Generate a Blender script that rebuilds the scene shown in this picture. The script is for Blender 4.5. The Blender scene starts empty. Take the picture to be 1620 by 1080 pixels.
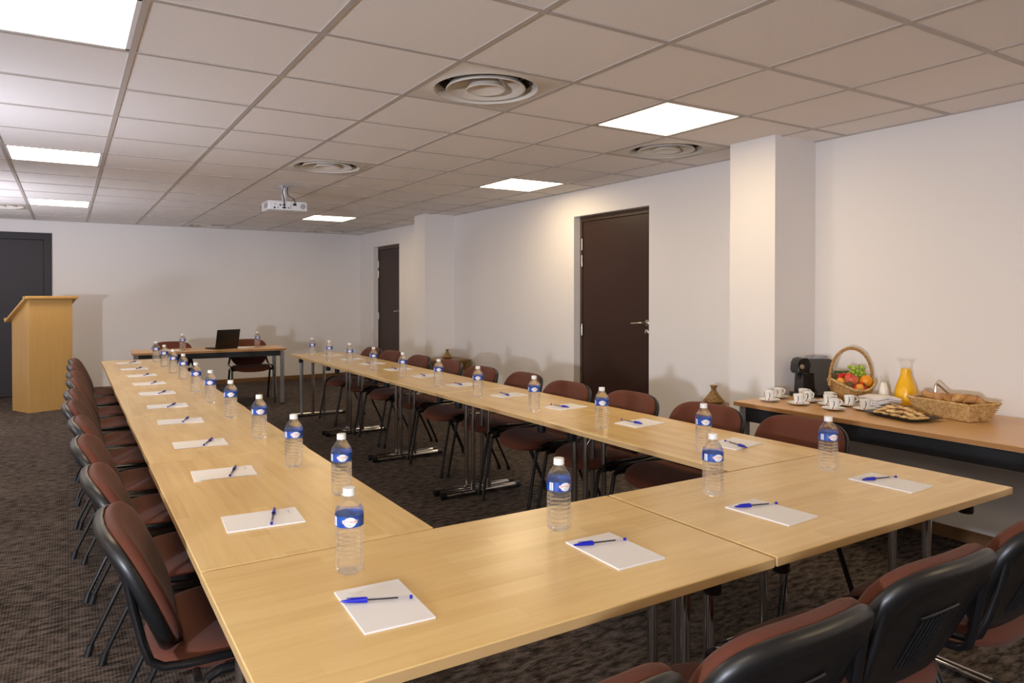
import bpy, bmesh, math, random
from mathutils import Vector, Matrix
R = math.radians
PI = math.pi
random.seed(7)
scn = bpy.context.scene
COL = scn.collection

# ------------------------------------------------------------------ materials
def new_mat(name):
    m = bpy.data.materials.new(name); m.use_nodes = True
    nt = m.node_tree
    return m, nt, nt.nodes['Principled BSDF']

def pbr(name, col, rough=.5, metal=0., spec=.5, bump=0., bscale=200., var=0., vscale=8., coat=0., sheen=0., emit=None, estr=0.):
    m, nt, b = new_mat(name)
    b.inputs['Base Color'].default_value = (*col, 1)
    b.inputs['Roughness'].default_value = rough
    b.inputs['Metallic'].default_value = metal
    b.inputs['Specular IOR Level'].default_value = spec
    b.inputs['Coat Weight'].default_value = coat
    b.inputs['Sheen Weight'].default_value = sheen
    tc = nt.nodes.new('ShaderNodeTexCoord')
    if var > 0:
        n = nt.nodes.new('ShaderNodeTexNoise'); n.inputs['Scale'].default_value = vscale; n.inputs['Detail'].default_value = 3
        nt.links.new(tc.outputs['Object'], n.inputs['Vector'])
        r = nt.nodes.new('ShaderNodeMapRange')
        r.inputs['To Min'].default_value = 1 - var; r.inputs['To Max'].default_value = 1 + var
        nt.links.new(n.outputs['Fac'], r.inputs['Value'])
        mx = nt.nodes.new('ShaderNodeVectorMath'); mx.operation = 'SCALE'
        mx.inputs[0].default_value = col
        nt.links.new(r.outputs['Result'], mx.inputs['Scale'])
        nt.links.new(mx.outputs['Vector'], b.inputs['Base Color'])
    if bump > 0:
        n2 = nt.nodes.new('ShaderNodeTexNoise'); n2.inputs['Scale'].default_value = bscale; n2.inputs['Detail'].default_value = 2
        nt.links.new(tc.outputs['Object'], n2.inputs['Vector'])
        bp = nt.nodes.new('ShaderNodeBump'); bp.inputs['Strength'].default_value = bump; bp.inputs['Distance'].default_value = .002
        nt.links.new(n2.outputs['Fac'], bp.inputs['Height'])
        nt.links.new(bp.outputs['Normal'], b.inputs['Normal'])
    if emit:
        b.inputs['Emission Color'].default_value = (*emit, 1); b.inputs['Emission Strength'].default_value = estr
    return m

def wood(name, c1, c2, rough=.3, strip=.055, length=.42, contrast=1.0, along='X'):
    """finger-jointed laminate: short staves plus stretched grain"""
    m, nt, b = new_mat(name)
    L = nt.links.new
    tc = nt.nodes.new('ShaderNodeTexCoord')
    oi = nt.nodes.new('ShaderNodeObjectInfo')
    off = nt.nodes.new('ShaderNodeVectorMath'); off.operation = 'SCALE'; off.inputs[0].default_value = (7.3, 3.1, 1.7)
    L(oi.outputs['Random'], off.inputs['Scale'])
    add = nt.nodes.new('ShaderNodeVectorMath'); L(tc.outputs['Object'], add.inputs[0]); L(off.outputs['Vector'], add.inputs[1])
    mp = nt.nodes.new('ShaderNodeMapping')
    if along == 'Y': mp.inputs['Rotation'].default_value = (0, 0, R(90))
    if along == 'Z': mp.inputs['Rotation'].default_value = (0, R(90), 0)
    L(add.outputs['Vector'], mp.inputs['Vector'])
    br = nt.nodes.new('ShaderNodeTexBrick')
    br.inputs['Scale'].default_value = 1; br.inputs['Brick Width'].default_value = length; br.inputs['Row Height'].default_value = strip
    br.inputs['Mortar Size'].default_value = 0.0; br.offset = .37
    br.inputs['Color1'].default_value = (0, 0, 0, 1); br.inputs['Color2'].default_value = (1, 1, 1, 1)
    L(mp.outputs['Vector'], br.inputs['Vector'])
    sc = nt.nodes.new('ShaderNodeMapping'); sc.inputs['Scale'].default_value = (3., 42., 42.)
    L(mp.outputs['Vector'], sc.inputs['Vector'])
    n = nt.nodes.new('ShaderNodeTexNoise'); n.inputs['Scale'].default_value = 1; n.inputs['Detail'].default_value = 5; n.inputs['Distortion'].default_value = .6
    L(sc.outputs['Vector'], n.inputs['Vector'])
    a = nt.nodes.new('ShaderNodeMath'); a.operation = 'MULTIPLY'; a.inputs[1].default_value = .38 * contrast
    L(br.outputs['Color'], a.inputs[0])
    c = nt.nodes.new('ShaderNodeMath'); c.operation = 'MULTIPLY_ADD'; c.inputs[1].default_value = .62; L(n.outputs['Fac'], c.inputs[0]); L(a.outputs['Value'], c.inputs[2])
    rp = nt.nodes.new('ShaderNodeValToRGB')
    rp.color_ramp.elements[0].position = .12; rp.color_ramp.elements[0].color = (*c1, 1)
    rp.color_ramp.elements[1].position = .85; rp.color_ramp.elements[1].color = (*c2, 1)
    L(c.outputs['Value'], rp.inputs['Fac']); L(rp.outputs['Color'], b.inputs['Base Color'])
    b.inputs['Roughness'].default_value = rough
    return m

def carpet_mat():
    m, nt, b = new_mat('carpet')
    L = nt.links.new
    tc = nt.nodes.new('ShaderNodeTexCoord')
    # fine ribs of the loop pile
    wv = nt.nodes.new('ShaderNodeTexWave'); wv.wave_type = 'BANDS'; wv.bands_direction = 'X'
    wv.inputs['Scale'].default_value = 26; wv.inputs['Distortion'].default_value = .35; wv.inputs['Detail'].default_value = 2; wv.inputs['Detail Scale'].default_value = 3
    L(tc.outputs['Object'], wv.inputs['Vector'])
    # streaky dark flecks, longer across the room
    mp = nt.nodes.new('ShaderNodeMapping'); mp.inputs['Scale'].default_value = (11, 30, 1); L(tc.outputs['Object'], mp.inputs['Vector'])
    n = nt.nodes.new('ShaderNodeTexNoise'); n.inputs['Scale'].default_value = 1.3; n.inputs['Detail'].default_value = 6; n.inputs['Roughness'].default_value = .7
    L(mp.outputs['Vector'], n.inputs['Vector'])
    n2 = nt.nodes.new('ShaderNodeTexNoise'); n2.inputs['Scale'].default_value = 1.6; n2.inputs['Detail'].default_value = 3; L(tc.outputs['Object'], n2.inputs['Vector'])
    # carpet tiles
    ck = nt.nodes.new('ShaderNodeTexBrick'); ck.offset = 0; ck.inputs['Scale'].default_value = 1; ck.inputs['Brick Width'].default_value = .5; ck.inputs['Row Height'].default_value = .5
    ck.inputs['Mortar Size'].default_value = .003; ck.inputs['Color1'].default_value = (.42, .42, .42, 1); ck.inputs['Color2'].default_value = (.58, .58, .58, 1); ck.inputs['Mortar'].default_value = (.2, .2, .2, 1)
    L(tc.outputs['Object'], ck.inputs['Vector'])
    def ma(op, x, y):
        k = nt.nodes.new('ShaderNodeMath'); k.operation = op
        for i, v in enumerate((x, y)):
            if isinstance(v, (int, float)): k.inputs[i].default_value = v
            else: L(v, k.inputs[i])
        return k.outputs[0]
    rp0 = nt.nodes.new('ShaderNodeValToRGB'); rp0.color_ramp.elements[0].position = .38; rp0.color_ramp.elements[1].position = .60
    L(n.outputs['Fac'], rp0.inputs['Fac'])
    v = ma('MULTIPLY', rp0.outputs['Color'], .48)
    v = ma('ADD', v, ma('MULTIPLY', wv.outputs['Fac'], .16))
    v = ma('ADD', v, ma('MULTIPLY', n2.outputs['Fac'], .22))
    v = ma('ADD', v, ma('MULTIPLY', ck.outputs['Color'], .2))
    rp = nt.nodes.new('ShaderNodeValToRGB')
    rp.color_ramp.elements[0].position = .30; rp.color_ramp.elements[0].color = (.020, .015, .012, 1)
    rp.color_ramp.elements[1].position = .84; rp.color_ramp.elements[1].color = (.150, .120, .104, 1)
    L(v, rp.inputs['Fac']); L(rp.outputs['Color'], b.inputs['Base Color'])
    b.inputs['Roughness'].default_value = .95; b.inputs['Specular IOR Level'].default_value = .1
    bp = nt.nodes.new('ShaderNodeBump'); bp.inputs['Strength'].default_value = .5; bp.inputs['Distance'].default_value = .004
    L(v, bp.inputs['Height']); L(bp.outputs['Normal'], b.inputs['Normal'])
    return m

def clear_mat(name, tint=(1, 1, 1), ior=1.33, fac=.5, rough=.0, glint_white=0.):
    """clear plastic or glass: part straight-through, part refracting"""
    m = bpy.data.materials.new(name); m.use_nodes = True; nt = m.node_tree
    for n in list(nt.nodes): nt.nodes.remove(n)
    o = nt.nodes.new('ShaderNodeOutputMaterial'); g = nt.nodes.new('ShaderNodeBsdfGlass'); t = nt.nodes.new('ShaderNodeBsdfTransparent'); mx = nt.nodes.new('ShaderNodeMixShader')
    g.inputs['IOR'].default_value = ior; g.inputs['Roughness'].default_value = rough; g.inputs['Color'].default_value = (*tint, 1)
    t.inputs['Color'].default_value = (*tint, 1); mx.inputs[0].default_value = fac
    nt.links.new(t.outputs[0], mx.inputs[1]); nt.links.new(g.outputs[0], mx.inputs[2])
    if glint_white:
        d = nt.nodes.new('ShaderNodeBsdfDiffuse'); d.inputs['Color'].default_value = (.9, .92, .95, 1); m2 = nt.nodes.new('ShaderNodeMixShader'); m2.inputs[0].default_value = glint_white  # white diffuse share standing in for the light that bottles catch
        nt.links.new(mx.outputs[0], m2.inputs[1]); nt.links.new(d.outputs[0], m2.inputs[2]); nt.links.new(m2.outputs[0], o.inputs['Surface'])
    else: nt.links.new(mx.outputs[0], o.inputs['Surface'])
    return m

def wicker_mat(name, c1, c2, sx=60, sz=90):
    m, nt, b = new_mat(name); L = nt.links.new
    tc = nt.nodes.new('ShaderNodeTexCoord')
    n = nt.nodes.new('ShaderNodeTexNoise'); n.inputs['Scale'].default_value = 60; n.inputs['Detail'].default_value = 3
    L(tc.outputs['Object'], n.inputs['Vector'])
    rp = nt.nodes.new('ShaderNodeValToRGB'); rp.color_ramp.elements[0].position = .3; rp.color_ramp.elements[0].color = (*c1, 1)
    rp.color_ramp.elements[1].position = .7; rp.color_ramp.elements[1].color = (*c2, 1)
    L(n.outputs['Fac'], rp.inputs['Fac']); L(rp.outputs['Color'], b.inputs['Base Color'])
    b.inputs['Roughness'].default_value = .55
    return m

def two_tone(name, c1, c2, scale=40, lo=.45, hi=.55, rough=.5, bump=0., voronoi=False):
    m, nt, b = new_mat(name); L = nt.links.new
    tc = nt.nodes.new('ShaderNodeTexCoord')
    if voronoi:
        n = nt.nodes.new('ShaderNodeTexVoronoi'); n.inputs['Scale'].default_value = scale; out = n.outputs['Distance']
    else:
        n = nt.nodes.new('ShaderNodeTexNoise'); n.inputs['Scale'].default_value = scale; n.inputs['Detail'].default_value = 4; out = n.outputs['Fac']
    L(tc.outputs['Object'], n.inputs['Vector'])
    rp = nt.nodes.new('ShaderNodeValToRGB'); rp.color_ramp.elements[0].position = lo; rp.color_ramp.elements[0].color = (*c1, 1)
    rp.color_ramp.elements[1].position = hi; rp.color_ramp.elements[1].color = (*c2, 1)
    L(out, rp.inputs['Fac']); L(rp.outputs['Color'], b.inputs['Base Color']); b.inputs['Roughness'].default_value = rough
    if bump:
        bp = nt.nodes.new('ShaderNodeBump'); bp.inputs['Strength'].default_value = bump; bp.inputs['Distance'].default_value = .002
        L(out, bp.inputs['Height']); L(bp.outputs['Normal'], b.inputs['Normal'])
    return m

M = {}
M['wall'] = pbr('wall_paint', (.80, .76, .73), .75, spec=.25, bump=.06, bscale=350)
M['tile'] = pbr('ceiling_tile', (.84, .79, .75), .9, spec=.1, bump=.25, bscale=260, var=.035, vscale=90)
M['grid'] = pbr('ceiling_grid', (.50, .44, .395), .5, spec=.3)
M['carpet'] = carpet_mat()
M['base'] = wood('baseboard_wood', (.13, .062, .022), (.22, .11, .04), .5, strip=.5, length=4)
M['beech'] = wood('beech_laminate', (.64, .415, .155), (.82, .60, .275), .26, contrast=.75)
M['beech_edge'] = pbr('beech_edge_band', (.52, .335, .15), .4, var=.06, vscale=20)
M['oak'] = wood('orange_beech_laminate', (.56, .315, .125), (.70, .42, .19), .3, strip=.2, length=2.4, contrast=.3)
M['oak_edge'] = pbr('orange_edge_band', (.42, .20, .07), .4, var=.05, vscale=20)
M['lectern'] = wood('lectern_laminate', (.50, .285, .085), (.62, .385, .14), .38, strip=.14, length=2.5, contrast=.4, along='Z')
M['chrome'] = pbr('chrome', (.62, .60, .58), .13, metal=1.)
M['steel'] = pbr('brushed_steel', (.6, .57, .5), .28, metal=1.)
M['greymetal'] = pbr('grey_painted_metal', (.26, .26, .28), .4, spec=.5)
M['black_metal'] = pbr('black_enamel_tube', (.008, .008, .009), .22, spec=.6)
M['black_rail'] = pbr('black_painted_rail', (.008, .008, .010), .5)
M['black_plastic'] = pbr('black_plastic_shell', (.0075, .0075, .008), .40, spec=.6, bump=.05, bscale=500)
M['fabric'] = pbr('maroon_fabric', (.112, .036, .021), .85, spec=.12, bump=.35, bscale=600, var=.12, vscale=260, sheen=.08)
M['door'] = pbr('dark_brown_door', (.040, .018, .013), .42, spec=.35, var=.08, vscale=3)
M['doorframe'] = pbr('dark_brown_frame', (.075, .040, .022), .4)
M['door_dark'] = pbr('aubergine_door', (.018, .012, .015), .45, spec=.35)
M['panel'] = pbr('lit_panel', (1, 1, 1), .5, emit=(1., .78, .48), estr=14.)
M['white_plastic'] = pbr('white_plastic', (.78, .78, .80), .4)
M['vent'] = pbr('vent_enamel', (.66, .60, .52), .4)
M['vent_dark'] = pbr('duct_dark', (.10, .08, .05), .7)
M['dark'] = pbr('dark_port', (.01, .01, .012), .5)
M['greygrill'] = pbr('grey_grille', (.35, .35, .37), .5)
M['bottle'] = clear_mat('bottle_plastic_and_water', (1, 1, 1), 1.33, .40, glint_white=.03)
M['cap'] = pbr('white_bottle_cap', (.82, .82, .80), .4)
M['label_blue'] = two_tone('blue_label', (.008, .03, .30), (.02, .16, .55), 28, .42, .75, .35)
M['label_white'] = pbr('label_white', (.82, .84, .88), .4)
M['label_red'] = pbr('label_red', (.75, .12, .05), .4)
M['label_navy'] = pbr('label_navy', (.01, .02, .14), .4)
M['paper'] = pbr('white_paper', (.80, .78, .78), .6, spec=.2)
M['print'] = pbr('pale_grey_print', (.55, .54, .56), .6)
M['pen_blue'] = pbr('blue_pen_plastic', (.01, .015, .42), .3)
M['pen_clear'] = clear_mat('clear_pen_plastic', (.93, .93, .96), 1.2, .3)
M['ink'] = pbr('ink_tube', (.015, .012, .02), .4)
M['laptop'] = pbr('dark_laptop_metal', (.020, .014, .011), .35, metal=.3)
M['screen'] = pbr('laptop_screen', (.01, .01, .012), .15)
M['china'] = pbr('white_porcelain', (.84, .83, .80), .18, spec=.6)
M['coffee'] = pbr('coffee', (.03, .012, .006), .2)
M['red'] = pbr('red_glaze', (.55, .03, .02), .25)
M['yellow'] = pbr('yellow_glaze', (.65, .48, .02), .25)
M['blackglaze'] = pbr('black_glaze', (.01, .01, .01), .25)
M['machine_side'] = pbr('dark_grey_casing', (.075, .070, .062), .32, spec=.5)
M['machine_black'] = pbr('gloss_black_plastic', (.008, .008, .009), .15, spec=.6)
M['tank'] = clear_mat('clear_tank', (.86, .88, .92), 1.2, .45)
M['wicker'] = wicker_mat('golden_wicker', (.30, .135, .03), (.56, .31, .10))
M['wicker_pale'] = wicker_mat('pale_wicker', (.46, .25, .075), (.74, .50, .22))
M['milk'] = pbr('milk', (.84, .80, .70), .3)
M['juice'] = pbr('orange_juice', (.95, .50, .004), .25, var=.08, vscale=60)
M['glass'] = clear_mat('clear_glass', (1, 1, 1), 1.2, .2)
M['tray'] = pbr('black_slate_tray', (.014, .014, .015), .3)
M['cookie'] = two_tone('cookie_dough', (.55, .31, .11), (.80, .54, .24), 55, .35, .65, .8, .6)
M['choc'] = pbr('chocolate', (.03, .014, .010), .4)
M['napkin'] = two_tone('printed_napkin', (.80, .76, .74), (.72, .42, .42), 22, .66, .72, .8)
M['croissant'] = two_tone('croissant_crust', (.30, .11, .022), (.64, .34, .10), 26, .32, .68, .45, .4)
M['roll'] = two_tone('milk_bread_crust', (.42, .18, .05), (.62, .34, .13), 18, .3, .7, .5, .3)
M['kiwi'] = pbr('kiwi_skin', (.13, .075, .02), .9, bump=.4, bscale=300, var=.2, vscale=60)
M['apple'] = two_tone('red_apple_skin', (.62, .05, .04), (.72, .30, .12), 14, .42, .72, .3)
M['green_apple'] = pbr('yellow_apple_skin', (.62, .56, .06), .3, var=.1, vscale=20)
M['orange'] = pbr('orange_peel', (.82, .30, .01), .45, bump=.4, bscale=240)
M['apricot'] = two_tone('apricot_skin', (.80, .28, .03), (.84, .45, .06), 10, .3, .7, .5)
M['strawberry'] = pbr('strawberry_skin', (.60, .02, .015), .35, bump=.5, bscale=160)
M['grape'] = pbr('green_grape_skin', (.36, .50, .05), .22, spec=.6)
M['leaf'] = pbr('green_leaf', (.03, .09, .015), .6)
M['stem'] = pbr('brown_stem', (.12, .07, .03), .8)
M['tagine'] = two_tone('painted_tagine', (.035, .016, .006), (.34, .20, .07), 75, .25, .45, .5, .0, voronoi=True)
M['gilt'] = two_tone('gilded_wood', (.17, .085, .018), (.34, .19, .055), 60, .3, .7, .4, .3)
M['walnut'] = pbr('carved_table_top', (.30, .13, .045), .4, var=.15, vscale=12)

# ------------------------------------------------------------------ mesh helpers
class MB:
    def __init__(s): s.bm = bmesh.new()
    def box(s, x0, x1, y0, y1, z0, z1, bevel=0., seg=2, mat=None, rot=None):
        g = bmesh.ops.create_cube(s.bm, size=1)
        vs = g['verts']
        for v in vs:
            v.co = Vector(((x0 + x1) / 2 + v.co.x * (x1 - x0), (y0 + y1) / 2 + v.co.y * (y1 - y0), (z0 + z1) / 2 + v.co.z * (z1 - z0)))
        if rot:
            for v in vs: v.co = rot @ v.co
        fs = set(f for v in vs for f in v.link_faces)
        if mat is not None:
            for f in fs: f.material_index = mat
        if bevel > 0:
            es = list(set(e for v in vs for e in v.link_edges))
            bmesh.ops.bevel(s.bm, geom=es, offset=bevel, segments=seg, affect='EDGES', profile=.5)
        return s
    def quad(s, pts, mat=0):
        f = s.bm.faces.new([s.bm.verts.new(p) for p in pts]); f.material_index = mat
        return s
    def rings(s, rings, cap0=True, cap1=True, closed=True, mat=0):
        vr = [[s.bm.verts.new(p) for p in r] for r in rings]
        n = len(vr[0])
        for a, b in zip(vr, vr[1:]):
            for i in range(n if closed else n - 1):
                j = (i + 1) % n
                f = s.bm.faces.new((a[i], a[j], b[j], b[i])); f.material_index = mat; f.smooth = True
        if cap0 and n > 2:
            f = s.bm.faces.new(list(reversed(vr[0]))); f.material_index = mat
        if cap1 and n > 2:
            f = s.bm.faces.new(vr[-1]); f.material_index = mat
        return s
    def lathe(s, prof, n=24, cx=0, cy=0, cz=0, cap0=True, cap1=True, mat=0, axis='Z'):
        rr = []
        for r, z in prof:
            ring = []
            for i in range(n):
                a = 2 * PI * i / n
                p = (r * math.cos(a), r * math.sin(a), z)
                if axis == 'Y': p = (p[0], p[2], -p[1])
                if axis == 'X': p = (p[2], p[0], p[1])
                ring.append((cx + p[0], cy + p[1], cz + p[2]))
            rr.append(ring)
        return s.rings(rr, cap0, cap1, mat=mat)
    def tube(s, pts, r, n=10, cap=True, mat=0, rx=None, closed=False):
        """tube along points; rx gives an oval section"""
        pts = [Vector(p) for p in pts]
        rr = []; up = None
        m = len(pts)
        for i, p in enumerate(pts):
            if closed: t = (pts[(i + 1) % m] - pts[i - 1])
            else: t = (pts[min(i + 1, m - 1)] - pts[max(i - 1, 0)])
            t.normalize()
            if up is None:
                up = Vector((0, 0, 1)) if abs(t.z) < .9 else Vector((0, 1, 0))
            a = t.cross(up)
            if a.length < 1e-6: a = t.orthogonal()
            a.normalize(); up = a.cross(t); up.normalize()
            ra = r[i] if isinstance(r, (list, tuple)) else r
            rb = rx if rx else ra
            rr.append([p + a * (ra * math.cos(2 * PI * k / n)) + up * (rb * math.sin(2 * PI * k / n)) for k in range(n)])
        if closed: rr.append(rr[0]); return s.rings(rr, False, False, mat=mat)
        return s.rings(rr, cap, cap, mat=mat)
    def ball(s, c, r, sub=2, sc=(1, 1, 1), mat=0):
        g = bmesh.ops.create_icosphere(s.bm, subdivisions=sub, radius=1)
        for v in g['verts']:
            v.co = Vector((c[0] + v.co.x * r * sc[0], c[1] + v.co.y * r * sc[1], c[2] + v.co.z * r * sc[2]))
            for f in v.link_faces: f.smooth = True; f.material_index = mat
        return s
    def mesh(s, name, mats, smooth=None):
        bmesh.ops.recalc_face_normals(s.bm, faces=s.bm.faces)
        me = bpy.data.meshes.new(name); s.bm.to_mesh(me); s.bm.free()
        for m in (mats if isinstance(mats, (list, tuple)) else [mats]): me.materials.append(m)
        if smooth is not None:
            me.polygons.foreach_set('use_smooth', [True] * len(me.polygons)); me.set_sharp_from_angle(angle=R(smooth))
        return me
    def obj(s, name, mats, parent=None, smooth=35, loc=None, rotz=0):
        o = bpy.data.objects.new(name, s.mesh(name, mats, smooth)); COL.objects.link(o)
        if parent: o.parent = parent
        if loc: o.location = loc
        if rotz: o.rotation_euler.z = rotz
        return o

def obj_of(name, mesh, parent=None, loc=None):
    o = bpy.data.objects.new(name, mesh); COL.objects.link(o)
    if parent: o.parent = parent
    if loc: o.location = loc
    return o

def tag(o, label, cat, group=None):
    o['label'] = label; o['category'] = cat
    if group: o['group'] = group
    return o

def thing(name, label, cat, loc=(0, 0, 0), rotz=0, group=None):
    o = bpy.data.objects.new(name, None); COL.objects.link(o); o.empty_display_size = .1
    o.location = loc; o.rotation_euler.z = rotz
    return tag(o, label, cat, group)

def struct(o): o['kind'] = 'structure'; return o

def copy_tree(o, parent=None):
    c = o.copy(); COL.objects.link(c)
    c.parent = parent
    for ch in list(o.children): copy_tree(ch, c)
    return c

def place(proto, used, loc, rotz, label, group=None):
    """first use moves the built thing itself, later uses copy it"""
    if proto.name in used: o = copy_tree(proto)
    else: o = proto; used.add(proto.name)
    o.location = loc; o.rotation_euler.z = rotz; o['label'] = label
    if group: o['group'] = group
    return o
USED = set()
ORD = ['first', 'second', 'third', 'fourth', 'fifth', 'sixth', 'seventh', 'eighth', 'ninth', 'tenth']

def text_mesh(txt, size, align='CENTER'):
    cu = bpy.data.curves.new('lettering', 'FONT'); cu.body = txt; cu.size = size; cu.align_x = align; cu.align_y = 'CENTER'; cu.resolution_u = 2
    o = bpy.data.objects.new('lettering', cu); COL.objects.link(o)
    dg = bpy.context.evaluated_depsgraph_get(); dg.update()
    me = bpy.data.meshes.new_from_object(o.evaluated_get(dg))
    COL.objects.unlink(o); bpy.data.objects.remove(o)
    return me

# ------------------------------------------------------------------ room
H = 2.331
XW, YB, XL, YF = 4.175, 11.07, -4.0, -6.0
CX0, CY0, T = .2341, 2.6095, .6          # ceiling grid origin and pitch

struct(MB().box(XL - .2, XW + .3, YF - .2, YB + .3, -.12, 0).obj('floor', M['carpet']))
# right wall with two door openings
D1 = (4.339, 5.352, 2.088); D2 = (9.480, 10.482, 2.093)
w = MB()
for a, b in ((YF, D1[0]), (D1[1], D2[0]), (D2[1], YB)): w.box(XW, XW + .2, a, b, 0, H + .25)
for d in (D1, D2): w.box(XW, XW + .2, d[0], d[1], d[2], H + .25)
struct(w.obj('wall_right', M['wall']))
w = MB(); D3 = (-1.20, -.17, 2.164)
w.box(XL, D3[0], YB, YB + .2, 0, H + .25); w.box(D3[1], XW + .2, YB, YB + .2, 0, H + .25); w.box(D3[0], D3[1], YB, YB + .2, D3[2], H + .25)
struct(w.obj('wall_back', M['wall']))
struct(MB().box(XL - .2, XL, YF, YB, 0, H + .25).obj('wall_left', M['wall']))
struct(MB().box(XL - .2, XW + .2, YF - .2, YF, 0, H + .25).obj('wall_front', M['wall']))
for y0, y1 in ((2.82, 3.165), (7.78, 8.085)):
    struct(MB().box(3.77, XW, y0, y1, 0, H + .01).obj('wall_column', M['wall'], smooth=None))
# baseboards
bb = MB()
for a, b in ((YF, D1[0]), (D1[1], D2[0]), (D2[1], YB)): bb.box(XW - .013, XW, a, b, 0, .07, .003, 1)
for y0, y1 in ((2.82, 3.165), (7.78, 8.085)):
    bb.box(3.757, 3.77, y0 - .013, y1 + .013, 0, .07, .003, 1); bb.box(3.757, XW, y0 - .013, y0, 0, .07, .003, 1); bb.box(3.757, XW, y1, y1 + .013, 0, .07, .003, 1)
struct(bb.obj('baseboard_right', M['base'], smooth=None))
bb = MB(); bb.box(D3[1], XW, YB - .013, YB, 0, .07, .003, 1); bb.box(XL, D3[0], YB - .013, YB, 0, .07, .003, 1)
struct(bb.obj('baseboard_back', M['base'], smooth=None))

# ceiling: tiles lie in a T-bar grid; light panels and air diffusers take whole cells
LIGHTS = [(-1, 0), (-1, 5), (-1, 10), (4, 0), (5, 4), (4, 10), (-1, -5), (4, -5), (-1, -10), (4, -10), (-5, 0), (-5, 5), (-5, 10), (-5, -5), (-5, -10)]
VENTS = [(2, 0), (2, 4), (5, 1), (2, 13), (5, 13), (-2, 11)]
cl = MB()
for i in range(-8, 8):
    for j in range(-15, 15):
        if (i, j) in LIGHTS or (i, j) in VENTS: continue
        x0, x1 = max(CX0 + T * i, XL), min(CX0 + T * i + T, XW)
        y0, y1 = max(CY0 + T * j, YF), min(CY0 + T * j + T, YB)
        if x1 - x0 < .01 or y1 - y0 < .01: continue
        cl.box(x0, x1, y0, y1, H + .004, H + .02)
struct(cl.obj('ceiling', M['tile'], smooth=None))
tb = MB()
for i in range(-7, 8):
    x = CX0 + T * i
    if XL < x < XW: tb.box(x - .012, x + .012, YF, YB, H, H + .03)
for j in range(-15, 16):
    y = CY0 + T * j
    if YF < y < YB:
        for i in range(-8, 8):
            x0, x1 = max(CX0 + T * i + .012, XL), min(CX0 + T * i + T - .012, XW)
            if x1 > x0: tb.box(x0, x1, y - .012, y + .012, H, H + .03)
tb.box(XW - .02, XW, YF, YB, H - .001, H + .02); tb.box(XL, XW, YB - .02, YB, H - .001, H + .02)
struct(tb.obj('trim_1', M['grid'], smooth=None))
struct(MB().box(XL - .2, XW + .2, YF - .2, YB + .2, H + .3, H + .36).obj('light_block_slab', M['dark'], smooth=None))  # unseen slab over the tiles, put in to block light

def light_panel(i, j, label):
    t = thing('ceiling_light_panel', label, 'ceiling light', (CX0 + T * i + .3, CY0 + T * j + .3, H + .001), group='square light panels in the ceiling')
    f = MB()
    for a in range(4):
        rm = Matrix.Rotation(a * PI / 2, 4, 'Z')
        f.box(-.288, .288, .272, .288, 0, .03, rot=rm)
    f.obj('frame', M['white_plastic'], t, None)
    MB().box(-.274, .274, -.274, .274, .004, .02).obj('diffuser', M['panel'], t, None)
    return t
LL = {(-1, 0): 'large bright light panel in the top corner of the photo, nearest on the lectern side',
      (-1, 5): 'bright ceiling light panel on the lectern side, middle one of its line',
      (-1, 10): 'bright ceiling light panel above and before the lectern, farthest of its line',
      (4, 0): 'bright ceiling light panel beside the near column and the round air diffuser',
      (5, 4): 'bright ceiling light panel above the near brown door',
      (4, 10): 'bright ceiling light panel near the far column, behind the projector'}
for ij in LIGHTS: light_panel(*ij, LL.get(ij, 'square ceiling light panel at the unseen end of the room'))

def vent_meshes():
    n = 48
    p = MB(); R0 = .245
    sq = []; ci = []
    for k in range(n):
        a = 2 * PI * k / n; c, s_ = math.cos(a), math.sin(a); m = max(abs(c), abs(s_))
        sq.append((.286 * c / m, .286 * s_ / m)); ci.append((c, s_))
    p.rings([[(x, y, .012) for x, y in sq], [(x, y, .0) for x, y in sq]] + [[(c * r, s_ * r, z) for c, s_ in ci] for r, z in ((.262, -.001), (.256, -.006), (.250, -.006), (R0, .002), (.235, .03), (.225, .09))], False, False)
    plate = p.mesh('face_plate', M['vent'], 40)
    d = MB().lathe([(.226, .03), (.226, .12), (0.001, .12)], n, cap0=False, cap1=False).mesh('duct', M['vent_dark'], 40)
    r = MB().lathe([(.192, -.002), (.190, -.006), (.183, -.004), (.145, .045), (.110, .075), (.112, .080), (.150, .05), (.188, .004)], n, cap0=False, cap1=False)
    r.rings([[(.188 * math.cos(2 * PI * k / n), .188 * math.sin(2 * PI * k / n), .004) for k in range(n)], [(.192 * math.cos(2 * PI * k / n), .192 * math.sin(2 * PI * k / n), -.002) for k in range(n)]], False, False)
    ring = r.mesh('deflector_ring', M['vent'], 50)
    c = MB().lathe([(.095, -.004), (.092, -.008), (.086, -.004), (.04, .02), (.001, .028)], n, cap0=False, cap1=False)
    c.lathe([(.095, -.004), (.07, .03), (.045, .07), (.045, .12)], n, cap0=False, cap1=False)
    return plate, d, ring, c.mesh('center_cone', M['vent'], 50)
VM = vent_meshes()
for (i, j), lab in zip(VENTS, ('round air diffuser in the ceiling, largest one, in the foreground', 'round air diffuser in the ceiling just before the projector', 'round air diffuser between the light panel and the near column', 'round air diffuser by the back wall above the laptop table', 'round air diffuser in the far corner by the far door', 'round air diffuser at the photo edge above the dark door')):
    t = thing('air_diffuser', lab, 'air vent', (CX0 + T * i + .3, CY0 + T * j + .3, H + .002), group='round ceiling air diffusers')
    for n_, m_ in zip(('face_plate', 'duct', 'deflector_ring', 'center_cone'), VM): obj_of(n_, m_, t)

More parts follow.
